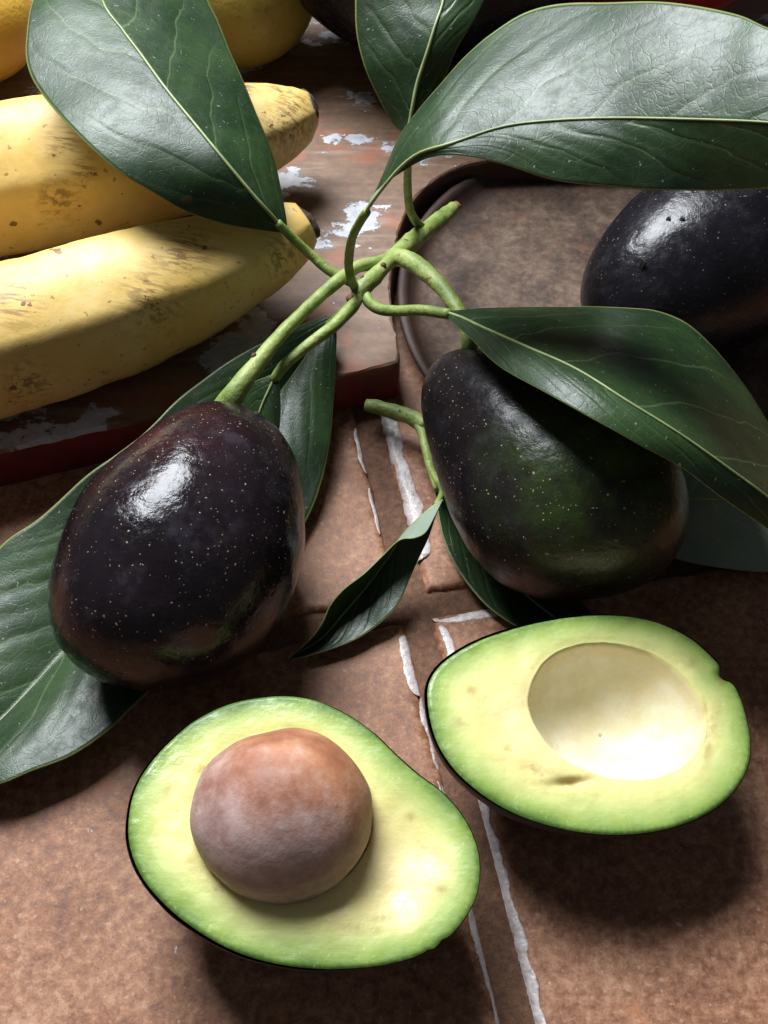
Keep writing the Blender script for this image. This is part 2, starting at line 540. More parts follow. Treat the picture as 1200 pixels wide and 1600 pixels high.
def mat_tip():
    t = NT("banana_tip_dark")
    p = t.obj()
    n1 = t.noise(p, 350, 5, 0.7)
    t.set(Base_Color=R(t, [(0.3, (0.014, 0.008, 0.005)), (0.6, (0.055, 0.03, 0.016)), (0.8, (0.13, 0.075, 0.035))], n1), Roughness=0.7, Normal=t.bump(n1, 0.8, 0.0015))
    return t.m

def mat_fruit(name, c1, c2, pores=True, rough=0.38):
    t = NT(name)
    p = t.obj()
    n1 = t.noise(p, 30, 4, 0.6)
    n2 = t.noise(p, 500, 2, 0.5)
    col = t.mix(t.ss(n1, 0.35, 0.68), c1, c2)
    col = t.mix(t.math('MULTIPLY', t.ss(n2, 0.64, 0.70), 0.4), col, tuple(c*0.45 for c in c1))
    t.set(Base_Color=col, Roughness=rough, Normal=t.bump(n2, 0.35 if pores else 0.05, 0.0007))
    return t.m

M_TILE, M_GROUT, M_SMEAR = mat_tile(), mat_grout(), mat_smear()
M_BOARD, M_RED = mat_board(), mat_red_edge()
M_EDGE = mat_red_edge("dark_bay_edge", [(0.3, (0.030, 0.013, 0.010)), (0.6, (0.060, 0.024, 0.018)), (0.8, (0.085, 0.040, 0.025))])  # bay side of the board, darker than its red front edge
M_LEAF = mat_leaf("leaf_upper")
M_LEAF_U = mat_leaf("leaf_underside", under=True)
M_VEIN, M_STEM, M_SCAR = mat_vein("leaf_midrib"), mat_stem(), mat_scar()
M_PEEL, M_PIT = mat_peel(), mat_pit()
M_BAN, M_TIP = mat_banana(), mat_tip()

# ------------------------------------------------------------------ the tiled counter
G1 = np.array([0.1966, -0.9805, 0.0])       # towards the camera, along the long joint
G2 = np.array([0.9805, 0.1966, 0.0])
JOINT = 0.80
X0 = W(648, 948, 0)                          # crossing of the two joints

def TP(a, b, z=0.0):
    """tile frame: a across (to the right), b towards the camera"""
    return X0+G2*a+G1*b+np.array([0, 0, z])

counter = None
gv = [TP(-60, -75, z) for z in (-3.0,)] + [TP(60, -75, -3.0), TP(60, 45, -3.0), TP(-60, 45, -3.0)]
nG = 90
ga = np.linspace(-60, 60, nG)
gb = np.linspace(-75, 45, nG)
GV, GF = [], []
for b in gb:
    for a in ga:
        q = TP(a, b)
        GV.append(q+np.array([0, 0, -0.16+0.03*nz(q, 1.3)]))
GF = grid_faces(nG, nG)
GF = [f[::-1] for f in GF]
k = len(GV)
GV += gv
edge = [i for i in range(nG)] + [i*nG+nG-1 for i in range(1, nG)] + [nG*(nG-1)+i for i in range(nG-2, -1, -1)] + [i*nG for i in range(nG-2, 0, -1)]
cc = [k]*(nG-1)+[k+1]*(nG-1)+[k+2]*(nG-1)+[k+3]*(nG-1)
for i in range(len(edge)):
    j = (i+1) % len(edge)
    GF.append((edge[i], edge[j], cc[i]))
GF += [(edge[0], k, k+3), (edge[nG-1], k+1, k), (edge[2*(nG-1)], k+2, k+1), (edge[3*(nG-1)], k+3, k+2)]
counter = mk("counter", GV, GF, M_GROUT, base=TP(0, 0, -3.0))
counter["kind"] = "structure"

TS = 20.0
def tile(i, j):
    a0 = JOINT/2+i*(TS+JOINT)
    b0 = JOINT/2+j*(TS+JOINT)
    near = i in (-1, 0) and j in (-1, 0)
    n = 110 if near else 16
    tt = np.linspace(0, 1, n)
    # denser towards the edges
    tt = 0.5-0.5*np.cos(math.pi*tt) if not near else tt*0.55+0.45*(0.5-0.5*np.cos(math.pi*tt))
    V = []
    for v in tt:
        for u in tt:
            a, b = a0+u*TS, b0+v*TS
            q = TP(a, b)
            e = min(u, 1-u, v, 1-v)*TS
            # uneven, softly rounded and chipped edges
            wob = 0.10*nz(q, 0.8, 3)+0.06*nz(q, 2.4, 9)+0.025*nz(q, 7, 5)
            rad = 0.26+0.10*nz(q, 0.7, 20)
            ee = max(0.0, e)
            drop = 0.0 if ee > rad else -rad*0.72*(1-math.sqrt(max(0, 1-((rad-ee)/rad)**2)))
            z = drop+0.012*nz(q, 0.35, 7)+0.010*nz(q, 1.6, 2)
            pa = a+(wob if u < 0.02 or u > 0.98 else wob*max(0, 1-ee/0.8))
            pb = b+(wob if v < 0.02 or v > 0.98 else wob*max(0, 1-ee/0.8))
            V.append(TP(pa, pb, z))
    Fc = [f[::-1] for f in grid_faces(n, n)]
    # skirt
    m = len(V)
    ring = [x for x in range(n)] + [x*n+n-1 for x in range(1, n)] + [n*(n-1)+x for x in range(n-2, -1, -1)] + [x*n for x in range(n-2, 0, -1)]
    for x in ring:
        V.append(np.array(V[x])+np.array([0, 0, -0.45]))
    L = len(ring)
    for x in range(L):
        y = (x+1) % L
        Fc.append((ring[x], ring[y], m+y, m+x))
    return mk("tile", V, Fc, M_TILE, counter)
for i in range(-3, 3):
    for j in range(-4, 2):
        tile(i, j)

def smear(a_edge, b0, b1, side, width, seed, along_b=True, thick=0.05, inn0=0.02):
    """a raised crust of old white grout with a ragged outer edge, along one tile edge"""
    n = int(abs(b1-b0)*22)
    m = 13
    V, WO = [], []
    for i in range(n):
        s = b0+(b1-b0)*i/(n-1)
        endt = min(1, max(0.0, 1-(1-min(1, 1.6*min(s-b0, b1-s)))**2)**0.5)
        wd = width*(1.05+0.40*nz((s, seed, 0), 0.5)+0.30*nz((s, seed, 3), 1.5)+0.10*nz((s, seed, 6), 4.0))
        wd = max(0.12, wd)*(0.25+0.75*endt)
        inn = inn0+0.05*nz((s, seed+5, 1), 1.2)+0.03*nz((s, seed+5, 4), 5.0)
        for j in range(m):
            f = j/(m-1)
            o_ = inn+wd*f
            off = side*o_
            pt = TP(a_edge+off, s) if along_b else TP(s, a_edge+off)
            rad = 0.26
            if o_ < 0:
                base = -rad*0.72+0.3*o_
            else:
                base = -rad*0.72*(1-math.sqrt(max(0, 1-((rad-o_)/rad)**2))) if o_ < rad else 0.0
            h = thick*(1-abs(2*f-1)**3)*(0.85+0.8*nz(pt, 2.3, seed)+0.35*nz(pt, 6.0, seed))
            if j in (0, m-1):
                h = -0.012
            V.append(pt+np.array([0, 0, base+max(h, -0.012)+0.012]))
            WO.append(max(abs(2*f-1)**2.5*(0.9 if f > 0.5 else 0.6), 1.1-1.6*endt))
    f = grid_faces(n, m)
    if (side > 0) == along_b:
        f = [x[::-1] for x in f]
    return mk("grout_smear", V, f, M_SMEAR, counter, attrs={"worn": WO})
H = JOINT/2
smear(H, -7.4, -1.5, 1, 0.46, 1.0, thick=0.05)
smear(H, 3.2, 18.0, 1, 0.34, 2.0, inn0=-0.12, thick=0.007)
smear(-H, 2.6, 18.0, -1, 0.28, 3.0, inn0=-0.14, thick=0.007)
smear(-H, -6.8, -4.9, -1, 0.16, 4.0)
smear(-H, -4.4, -2.6, -1, 0.12, 4.5)
smear(H, 0.4, 3.6, 1, 0.28, 5.0, along_b=False, thick=0.007)
smear(H, 0.7, 3.0, 1, 0.32, 6.0, thick=0.007)
smear(-H, 0.8, 2.7, -1, 0.30, 7.0, thick=0.007)

# ------------------------------------------------------------------ the painted board
BT = 1.6
bpx = [(-420, 797), (-200, 749), (0, 705), (100, 682), (190, 662), (300, 638), (400, 615), (470, 600), (527, 588), (580, 577), (610, 571), (623, 566),
       (625, 552), (618, 520), (613, 480), (612, 440), (615, 405), (623, 365), (636, 330), (655, 303), (680, 281), (705, 265), (735, 254), (775, 247),
       (830, 243), (900, 242), (1000, 244), (1120, 246), (1300, 250), (1600, 256)]
bp = [W(x, y, BT) for x, y in bpx]
bp = [bp[0]] + [p for p in spline(np.array(bp[:12]), 90)][1:] + [p for p in spline(np.array(bp[11:]), 150)][1:]
bp = np.array(bp)
bp += np.array([[0.04*nz(p, 1.1), 0.04*nz(p, 1.3, 4), 0] for p in bp])
far = [np.array([24, 46, BT]), np.array([-34, 46, BT])]
outline = list(bp)+far
V, Fc, FM = [], [], []
prof = [(0.0, -BT+0.03), (0.0, -0.30), (0.0, -0.12), (0.03, -0.05), (0.09, 0.0)]      # inset, z
n = len(outline)
O = np.array(outline)
tang = np.roll(O, -1, 0)-np.roll(O, 1, 0)
nrm = np.stack([-tang[:, 1], tang[:, 0], 0*tang[:, 0]], 1)
nrm /= np.linalg.norm(nrm, axis=1)[:, None]
for ins, z in prof:
    for i in range(n):
        jag = 1+0.9*nz(O[i], 1.8, 3)+0.6*nz(O[i], 6, 1)
        V.append(O[i]+nrm[i]*ins*jag+np.array([0, 0, z-(0.10*max(0, jag-0.9) if z == -0.12 else 0)]))
for r in range(len(prof)-1):
    for i in range(n):
        j = (i+1) % n
        Fc.append((r*n+i, r*n+j, (r+1)*n+j, (r+1)*n+i))
        FM.append((1 if i < 92 else 2) if r < 2 else 0)
Fc.append(tuple((len(prof)-1)*n+i for i in range(n)))
FM.append(0)
board = mk("wooden_board", V, Fc, [M_BOARD, M_RED, M_EDGE], smooth=False, fmat=FM, base=(-10, 12, 0.03))
tag(board, "worn wooden board with flaking white paint and a red edge under the bananas", "board")

# ------------------------------------------------------------------ the round dish that stands in the bay of the board
def mat_dish():
    t = NT("brown_clay_dish")
    p = t.pos()
    a = t.noise(p, 60, 5, 0.65)
    b = t.noise(p, 330, 7, 0.75)
    col = R(t, [(0.38, (0.030, 0.016, 0.010)), (0.47, (0.066, 0.038, 0.024)), (0.54, (0.106, 0.066, 0.042)), (0.63, (0.165, 0.112, 0.076))],
            t.math('ADD', t.math('MULTIPLY', a, 0.5), t.math('MULTIPLY', b, 0.5)))
    rust = t.ss(t.noise(p, 110, 4, 0.65), 0.60, 0.70)
    col = t.mix(t.math('MULTIPLY', rust, 0.45), col, (0.17, 0.062, 0.026))
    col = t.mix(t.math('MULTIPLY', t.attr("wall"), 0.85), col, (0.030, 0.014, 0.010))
    t.set(Base_Color=col, Roughness=0.62, Normal=t.bump(b, 0.35, 0.0006))
    t.b.inputs["Specular IOR Level"].default_value = 0.35
    return t.m
DC, DR = np.array([9.1, 8.35]), 8.75
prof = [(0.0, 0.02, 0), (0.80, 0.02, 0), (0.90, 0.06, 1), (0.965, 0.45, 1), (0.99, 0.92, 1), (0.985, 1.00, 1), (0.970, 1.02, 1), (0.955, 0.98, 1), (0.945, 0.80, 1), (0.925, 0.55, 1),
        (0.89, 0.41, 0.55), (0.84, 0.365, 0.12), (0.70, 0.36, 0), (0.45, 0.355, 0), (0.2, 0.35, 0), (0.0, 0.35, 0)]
V, WA = [], []
for f, z, w in prof[1:-1]:
    for j in range(160):
        a = 2*math.pi*j/160
        q = np.array([DC[0]+DR*f*math.cos(a), DC[1]+DR*f*math.sin(a), z])
        V.append(q+np.array([0, 0, 0.02*nz(q, 0.6, 3)]))
        WA.append(w)
Fc = grid_faces(len(prof)-2, 160, True)
k = len(V)
V += [np.array([DC[0], DC[1], 0.02]), np.array([DC[0], DC[1], 0.35])]
WA += [0, 0]
for j in range(160):
    Fc.append((k, (j+1) % 160, j))
    Fc.append((k+1, (len(prof)-3)*160+j, (len(prof)-3)*160+(j+1) % 160))
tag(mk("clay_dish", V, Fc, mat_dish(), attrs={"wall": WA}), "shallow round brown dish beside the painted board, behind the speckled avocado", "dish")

# ------------------------------------------------------------------ bananas
def banana(path, radii, phase, label, stains, tip_dir, group="bananas on the painted board"):
    P = px_path(path, 90)
    n, ns = len(P), 60
    rr = np.interp(np.linspace(0, 1, n), [x[0] for x in radii], [x[1] for x in radii])
    T = np.gradient(P, axis=0)
    T /= np.linalg.norm(T, axis=1)[:, None]
    V, ridge = [], []
    for i in range(n):
        u = np.cross(T[i], [0, 0, 1.0]); u /= np.linalg.norm(u)
        v = np.cross(u, T[i])
        for j in range(ns):
            a = 2*math.pi*j/ns
            x = 5*(a-phase)/2
            fac = abs(math.cos(x))
            # softly five-sided
            poly = math.cos(math.pi/5)/math.cos(((a-phase) % (2*math.pi/5))-math.pi/5)
            r = rr[i]*(0.60+0.40*poly)*1.02
            d = math.cos(a)*u+math.sin(a)*v
            q = P[i]+d*r
            q = q+d*(0.05*nz(q, 0.8)+0.02*nz(q, 2.5))
            V.append(q)
            ridge.append(max(0, 1-abs(((a-phase+math.pi/5) % (2*math.pi/5))-math.pi/5)/0.16))
    Fc = grid_faces(n, ns, True)
    V.append(P[0]); ridge.append(0)
    V.append(P[-1]+T[-1]*0.1); ridge.append(0)
    k = n*ns
    for j in range(ns):
        Fc.append((k, (j+1) % ns, j))
        Fc.append((k+1, (n-1)*ns+j, (n-1)*ns+(j+1) % ns))
    Va = np.array(V)
    pp = proj(Va)
    st = np.zeros(len(Va))
    for sx, sy, sr in stains:
        st = np.maximum(st, np.exp(-((pp[:, 0]-sx)**2+(pp[:, 1]-sy)**2)/sr**2))
    base = [Va[:, 0].mean(), Va[:, 1].mean(), Va[:, 2].min()]
    t = thing("banana", base, label, "banana", group)
    mk("peel", Va, Fc, M_BAN, t, attrs={"ridge": ridge, "stain": st})
    # the dark dried flower end
    E, d = P[-1], T[-1]
    tp = [E-d*0.14, E-d*0.02, E+d*0.08+np.array(tip_dir)*0.5, E+d*0.16+np.array(tip_dir)]
    tube("tip", spline(np.array(tp), 14), [rr[-1]*0.86, rr[-1]*0.98, rr[-1]*0.85, rr[-1]*0.55], M_TIP, t, 24, lump=0.28)
    return t
RB = 2.15
banana([(-420, 640, 3.9), (-220, 590, 3.8), (-60, 545, 3.75), (60, 514, 3.75), (170, 478, 3.75), (280, 440, 3.8), (370, 405, 3.9), (430, 376, 4.1), (476, 347, 4.35)],
       [(0, 1.2), (0.1, 2.05), (0.3, 2.22), (0.62, 2.12), (0.74, 1.92), (0.85, 1.55), (0.93, 1.22), (0.975, 0.95), (1, 0.68)], 0.62,
       "yellow banana in front, bruised and scratched, nearest the dark avocado",
       [(235, 470, 45), (290, 400, 45), (310, 385, 25), (40, 600, 35), (20, 470, 40), (440, 400, 30)], (0.05, 0.0, 0.1))
banana([(-420, 345, 4.1), (-250, 318, 4.1), (-100, 295, 4.05), (40, 272, 4.0), (160, 252, 4.0), (270, 232, 4.0), (360, 212, 4.05), (430, 192, 4.1), (486, 170, 4.2)],
       [(0, 1.2), (0.1, 2.1), (0.3, 2.42), (0.6, 2.38), (0.74, 2.15), (0.86, 1.75), (0.94, 1.28), (0.98, 0.92), (1, 0.6)], 0.45,
       "yellow banana behind, partly covered by the broad green leaf at upper left",
       [(450, 200, 40), (385, 128, 22), (460, 165, 30), (440, 140, 25), (100, 220, 25), (130, 265, 20), (90, 310, 30)], (0.03, 0, 0.0))

# ------------------------------------------------------------------ whole avocados
def whole_avocado(A, B, Rm, k1, k2, outline, label, mat, tintf, group="whole dark avocados"):
    A, B = np.array(A, float), np.array(B, float)
    nth, nph = 70, 110
    th = np.linspace(0, math.pi, nth)
    s = (1-np.cos(th))/2
    r = Rm*np.sin(th)*(1-k1*np.cos(th)+k2*np.sin(th)**2)
    ax = (B-A)/np.linalg.norm(B-A)
    u = np.cross(ax, [0, 0, 1.0]); u /= np.linalg.norm(u)
    v = np.cross(ax, u)
    ph = np.linspace(0, 2*math.pi, nph, endpoint=False)
    V = A+s[:, None, None]*(B-A)+r[:, None, None]*(np.cos(ph)[None, :, None]*u+np.sin(ph)[None, :, None]*v)
    V = V.reshape(-1, 3)
    c = (A+B)/2
    if outline is not None:
        # make the body as lopsided as the real fruit: bulge or flatten it until its contour is the measured one
        out = np.array(outline, float)
        an = np.arange(0, 2*math.pi, math.pi/18)
        dd = np.stack([np.cos(an), np.sin(an)], 1)
        for _ in range(6):
            pp = proj(V)
            err = (out@dd.T).max(0)-(pp@dd.T).max(0)
            err = np.convolve(np.r_[err[-2:], err, err[:2]], [0.15, 0.2, 0.3, 0.2, 0.15], 'valid')
            w = V-c
            x, y = w@RT, -(w@UPV)
            ang = np.arctan2(y, x) % (2*math.pi)
            e = np.interp(ang, np.r_[an, 2*math.pi], np.r_[err, err[0]])
            rad = np.hypot(x, y)
            amt = np.clip(rad/Rm, 0, 1)**2*0.75*e/(F_PX/np.linalg.norm(CAMP-c))
            dirv = (np.outer(x, RT)-np.outer(y, UPV))/np.maximum(rad, 1e-6)[:, None]
            V = V+dirv*amt[:, None]
    V = np.array([q+(q-c)/np.linalg.norm(q-c)*(0.035*nz(q, 0.55, 3)+0.010*nz(q, 2.2, 8)) for q in V])
    Fc = grid_faces(nth, nph, True)
    tint = [tintf(q, (q-c)/Rm) for q in V]
    o = mk("avocado", V, Fc, mat, attrs={"tint": tint})
    tag(o, label, "avocado", group)
    return o, V
OUT_L = [(331, 626), (350, 627), (379, 633), (434, 666), (463, 721), (478, 791), (480, 835), (463, 912), (440, 962), (400, 1020), (340, 1060), (280, 1078),
         (214, 1080), (181, 1073), (145, 1060), (110, 1035), (88, 1000), (76, 950), (74, 923), (80, 880), (95, 830), (130, 765), (180, 708), (240, 668), (300, 640)]
OUT_R = [(720, 548), (690, 555), (675, 570), (657, 625), (665, 685), (695, 780), (725, 850), (770, 900), (825, 932), (870, 942), (940, 932), (1000, 915), (1040, 890),
         (1065, 850), (1077, 810), (1072, 750), (1055, 700), (1000, 640), (900, 580), (800, 552)]
M_AVL = mat_avocado("avocado_skin_purple", tint=(0.036, 0.008, 0.010), rough=0.12, wr=0.42)
M_AVR = mat_avocado("avocado_skin_green_black", tint=(0.040, 0.074, 0.010), rough=0.27, dots=1.0, many=0.10)
M_AVB = mat_avocado("avocado_skin_black", base=(0.0055, 0.0048, 0.0065), rough=0.2, wr=0.4, dots=0.4)
avL, VL = whole_avocado((-3.47, 0.57, 3.46), (-6.63, -7.09, 3.16), 2.976, 0.11, -0.017, OUT_L,
    "glossy purple-black avocado with a reddish shoulder, left of centre", M_AVL,
    lambda q, w: float(np.clip(1.15-np.linalg.norm(np.array([w[0]+0.15, w[1]-0.55, w[2]-0.75]))/0.75, 0, 1)))
avR, VR = whole_avocado((1.52, 2.61, 3.44), (6.85, -4.03, 3.11), 2.976, 0.264, -0.071, OUT_R,
    "dark speckled avocado with a green flush, half shaded by a drooping leaf", M_AVR,
    lambda q, w: float(max(np.clip(1.25-np.linalg.norm(w-np.array([0.35, -0.6, 0.65]))/0.9, 0, 1), np.clip(1-abs(w[1]-1.15)/0.25, 0, 1)*0.9)))
avB, VB = whole_avocado(W(1360, 262, 3.6), W(928, 512, 3.0), 2.95, 0.06, 0.03, None,
    "black avocado with a pitted skin lying in the round brown dish", M_AVB, lambda q, w: 0.0)
dz = min(p[2] for p in VB)-0.38
avB.location.z -= dz*CM
VBs = VB-np.array([0, 0, dz])
cB = VBs.mean(0)
nrmB = (VBs-cB)/np.linalg.norm(VBs-cB, axis=1)[:, None]
facing = np.einsum('ij,ij->i', nrmB, (CAMP-VBs)) > 0
avB["_b"] = [float(x) for x in np.array(avB.location)/CM]
for sx, sy, sr in ((1002, 413, 0.20), (1046, 341, 0.09), (1062, 343, 0.10)):
    dpx = np.linalg.norm(proj(VBs)-np.array([sx, sy]), axis=1)+np.where(facing, 0, 1e4)
    k = int(np.argmin(dpx))
    p0, n0 = VBs[k], nrmB[k]
    a0 = np.cross(n0, [0, 0, 1.0]); a0 /= np.linalg.norm(a0)
    b0 = np.cross(n0, a0)
    V = []
    for i in range(10):
        th = math.pi*i/9
        for j in range(18):
            a = 2*math.pi*j/18
            rr = sr*(1+0.55*nz((math.cos(a)*2, math.sin(a)*2, sx), 1.0)+0.25*nz((math.cos(a)*5, math.sin(a)*5, sx), 1.0))
            V.append(p0+(a0*math.cos(a)*0.75+b0*math.sin(a)*1.25)*math.sin(th)*rr+n0*(math.cos(th)*0.035+0.03*nz((i, j, sx), 0.6)))
    mk("skin_scar", V, grid_faces(10, 18, True), M_PEEL, avB)
# dark object at the back, enlarged to block light from behind
avD, VD = whole_avocado(W(400, -150, 7.1), W(950, -155, 7.1), 5.4, 0.03, 0.02, None,
    "near-black fruit, enlarged to cast shade, on the board behind the upright leaf", M_AVB, lambda q, w: 0.0)
avD.name = "dark_fruit"
avD["category"] = "fruit"
del avD["group"]
dz = min(p[2] for p in VD)-BT-0.02
avD.location.z -= dz*CM

# ------------------------------------------------------------------ cut avocado halves
def by_angle(poly, c, n):
    P = spline(np.array(poly, float), 400, True)
    d = P-np.array(c)
    a = np.arctan2(d[:, 1], d[:, 0]) % (2*math.pi)
    r = np.hypot(d[:, 0], d[:, 1])
    o = np.argsort(a)
    a, r = a[o], r[o]
    q = np.linspace(0, 2*math.pi, n, endpoint=False)
    rr = np.interp(q, np.r_[a[-1]-2*math.pi, a, a[0]+2*math.pi], np.r_[r[-1], r, r[0]])
    return q, rr

def half(outline, hc, hrx, hry, hrot, zc, tilt, depth, bowl_depth, label, mat, stains, dents, dark=math.radians(150), under=0.78):
    n = 220
    nrm = np.array([tilt[0], tilt[1], 1.0]); nrm /= np.linalg.norm(nrm)
    cpx = np.mean(outline, axis=0)
    cpt = W(cpx[0], cpx[1], zc)
    q, ro = by_angle(outline, hc, n)
    # hollow rim: rotated ellipse
    ca, sa = np.cos(q-hrot), np.sin(q-hrot)
    rh = 1/np.sqrt((ca/hrx)**2+(sa/hry)**2)*np.array([1+0.018*nz((math.cos(a)*2, math.sin(a)*2, hc[0]), 1.0)+0.010*nz((math.cos(a)*5, math.sin(a)*5, hc[0]), 1.0) for a in q])
    rim = np.stack([hc[0]+ro*np.cos(q), hc[1]+ro*np.sin(q)], 1)
    hol = np.stack([hc[0]+rh*np.cos(q), hc[1]+rh*np.sin(q)], 1)
    RIM = np.array([Wp(x, y, cpt, nrm) for x, y in rim])
    HOL = np.array([Wp(x, y, cpt, nrm) for x, y in hol])
    HC = Wp(hc[0], hc[1], cpt, nrm)
    V, rimv, bowl = [], [], []
    nb, nf = 26, 46
    for i in range(nb):                                # the hollow
        f = (i+0.35)/nb
        dep = bowl_depth*(max(0, 1-f**2.3))**0.62
        for j in range(n):
            V.append(HC+(HOL[j]-HC)*f-nrm*dep); rimv.append(0.0); bowl.append(1.0 if f < 0.93 else 0.6)
    for i in range(nf+1):                              # the cut face
        f = i/nf
        for j in range(n):
            p = HOL[j]+(RIM[j]-HOL[j])*f
            lip = 0.07*math.exp(-(f*np.linalg.norm(RIM[j]-HOL[j])/0.16)**2)
            edge = np.linalg.norm(RIM[j]-HOL[j])*(1-f)
            rnd_ = 0.05*max(0, 1-edge/0.09)**2
            wav = 0.030*nz(p, 0.9, 4)+0.014*nz(p, 2.6, 1)+0.006*nz(p, 8, 2)
            V.append(p+nrm*(-lip*0.6-rnd_+wav)); bowl.append(0.0)
            dd = edge
            rimv.append(float(np.clip(1-dd/2.05, 0, 1)) if dd < 2.05 else 0.0)
    V = np.array(V)
    # the middle-yellow to green ramp follows the distance from the peel
    Rr = RIM[::2]
    for i in range(nb*n, len(V)):
        dmin = np.min(np.linalg.norm(Rr-V[i], axis=1))
        rimv[i] = float(np.clip(1-dmin/1.75, 0, 1))
    pp = proj(V)
    st = np.zeros(len(V))
    for sx, sy, rx, ry, ang, amp in stains:
        dx, dy = pp[:, 0]-sx, pp[:, 1]-sy
        a, b = dx*math.cos(ang)+dy*math.sin(ang), -dx*math.sin(ang)+dy*math.cos(ang)
        st = np.maximum(st, amp*np.exp(-(a/rx)**2-(b/ry)**2))
    for sx, sy, rx, ry, ang, amp in dents:
        dx, dy = pp[:, 0]-sx, pp[:, 1]-sy
        a, b = dx*math.cos(ang)+dy*math.sin(ang), -dx*math.sin(ang)+dy*math.cos(ang)
        V = V-nrm*(amp*np.exp(-(a/rx)**2-(b/ry)**2))[:, None]
    Fc = [f[::-1] for f in grid_faces(nb+nf+1, n, True)]
    k = len(V)
    V = np.vstack([V, HC-nrm*bowl_depth]); rimv.append(0); bowl.append(1.0); st = np.r_[st, 0]
    for j in range(n):
        Fc.append((k, (j+1) % n, j))
    if False:
        pass
    base = np.array([cpt[0], cpt[1], 0.0])
    t = thing("avocado_half", base, label, "avocado half", "cut avocado halves")
    # normals must look up: image y runs down, so the angle order is clockwise seen from above
    mk("flesh", V, Fc, mat, t, attrs={"rim": rimv, "bowl": bowl, "stain": st})
    # peel: the rounded outside, its lip a hair above the flesh
    S, m = [], 26
    CT = RIM.mean(0)
    lipw = [0.018+0.065*max(0, math.cos(q[j]-dark))**1.5+0.02*max(0, nz((math.cos(q[j])*3, math.sin(q[j])*3, zc), 1.3)) for j in range(n)]
    for i in range(m):
        phi = (i/(m-1))*math.pi/2*0.995
        for j in range(n):
            o = RIM[j]+(RIM[j]-CT)/np.linalg.norm(RIM[j]-CT)*(lipw[j] if i > 0 else lipw[j]*0.85)
            if i == 0:
                jag = 0.02+0.035*max(0, nz((j*0.11, 3.3, zc), 1.0)+0.2)
                S.append(o+nrm*(-0.06+jag*0.6)); continue
            pt = CT+(o-CT)*math.cos(phi)**under-nrm*depth*math.sin(phi)
            S.append(pt)
    k = len(S)
    S.append(CT-nrm*depth)
    SF = grid_faces(m, n, True)
    for j in range(n):
        SF.append((k, (m-1)*n+j, (m-1)*n+(j+1) % n))
    S = np.array(S)
    mk("peel", S, SF, M_PEEL, t)
    return t, S, HC, nrm

OUT_H1 = [(200, 1292), (208, 1240), (232, 1195), (268, 1155), (310, 1122), (360, 1099), (420, 1087), (480, 1091), (535, 1112), (580, 1142), (620, 1180), (655, 1210),
          (690, 1236), (722, 1272), (742, 1312), (750, 1352), (744, 1400), (722, 1440), (700, 1464), (689, 1468), (682, 1480), (668, 1484), (650, 1494), (600, 1507), (545, 1513), (490, 1513), (430, 1505),
          (370, 1487), (315, 1458), (265, 1420), (225, 1375), (205, 1332)]
OUT_H2 = [(668, 1085), (674, 1058), (692, 1035), (720, 1015), (755, 998), (795, 984), (840, 972), (890, 964), (945, 960), (1000, 965), (1045, 978), (1085, 1000), (1115, 1027),
          (1128, 1043), (1129, 1056), (1147, 1068), (1163, 1105), (1173, 1150), (1171, 1190), (1155, 1225), (1128, 1255), (1090, 1278), (1040, 1295), (985, 1303), (930, 1302), (870, 1292), (815, 1274),
          (765, 1248), (720, 1212), (690, 1172), (674, 1130)]
M_FL1, M_FL2 = mat_flesh("avocado_flesh"), mat_flesh("avocado_flesh_pale")
h1, S1, HC1, N1 = half(OUT_H1, (441, 1275), 141, 132, 0.0, 3.05, (0.02, -0.07), 2.95, 1.5,
    "avocado half with the brown pit still in it, nearest the camera", M_FL1,
    [(645, 1275, 12, 6, 0.5, 0.75), (680, 1330, 16, 9, 0, 0.7), (690, 1388, 12, 10, 0, 0.75), (560, 1450, 60, 10, 0.1, 0.5), (600, 1432, 30, 8, -0.2, 0.6), (300, 1350, 10, 30, -0.4, 0.4), (262, 1240, 8, 24, 0.1, 0.35), (280, 1190, 9, 7, 0, 0.6), (270, 1300, 14, 40, 0, 0.25),
     (620, 1420, 25, 10, 0.2, 0.35)],
    [(625, 1330, 70, 75, 0.4, 0.28), (600, 1400, 60, 40, 0.2, 0.10)])
h2, S2, HC2, N2 = half(OUT_H2, (965, 1110), 142, 104, 0.30, 3.0, (0.06, -0.06), 2.9, 1.75,
    "avocado half with the empty pit hollow, beside the tile joint", M_FL2,
    [(892, 1222, 30, 8, -0.12, 1.0), (860, 1228, 26, 12, 0.0, 0.5), (1110, 1150, 10, 50, 0.2, 0.85), (1098, 1110, 8, 20, 0.2, 0.6), (1080, 1035, 22, 10, 0.7, 0.6), (735, 1080, 10, 8, 0, 0.8), (720, 1128, 12, 8, 0, 0.7), (845, 1205, 40, 10, 0.35, 0.5),
     (780, 1185, 14, 10, 0, 0.45), (1127, 1063, 8, 6, 0, 0.7), (830, 1225, 30, 14, 0.2, 0.35)],
    [(892, 1222, 30, 7, -0.12, 0.16), (1135, 1052, 12, 10, 0.6, 0.18), (810, 1030, 12, 40, -0.5, 0.06), (790, 1130, 30, 40, 0.3, 0.05)], under=1.15, dark=math.radians(195))
# stand both halves on the tiles
for h, S in ((h1, S1), (h2, S2)):
    print("half bottom", min(p[2] for p in S))

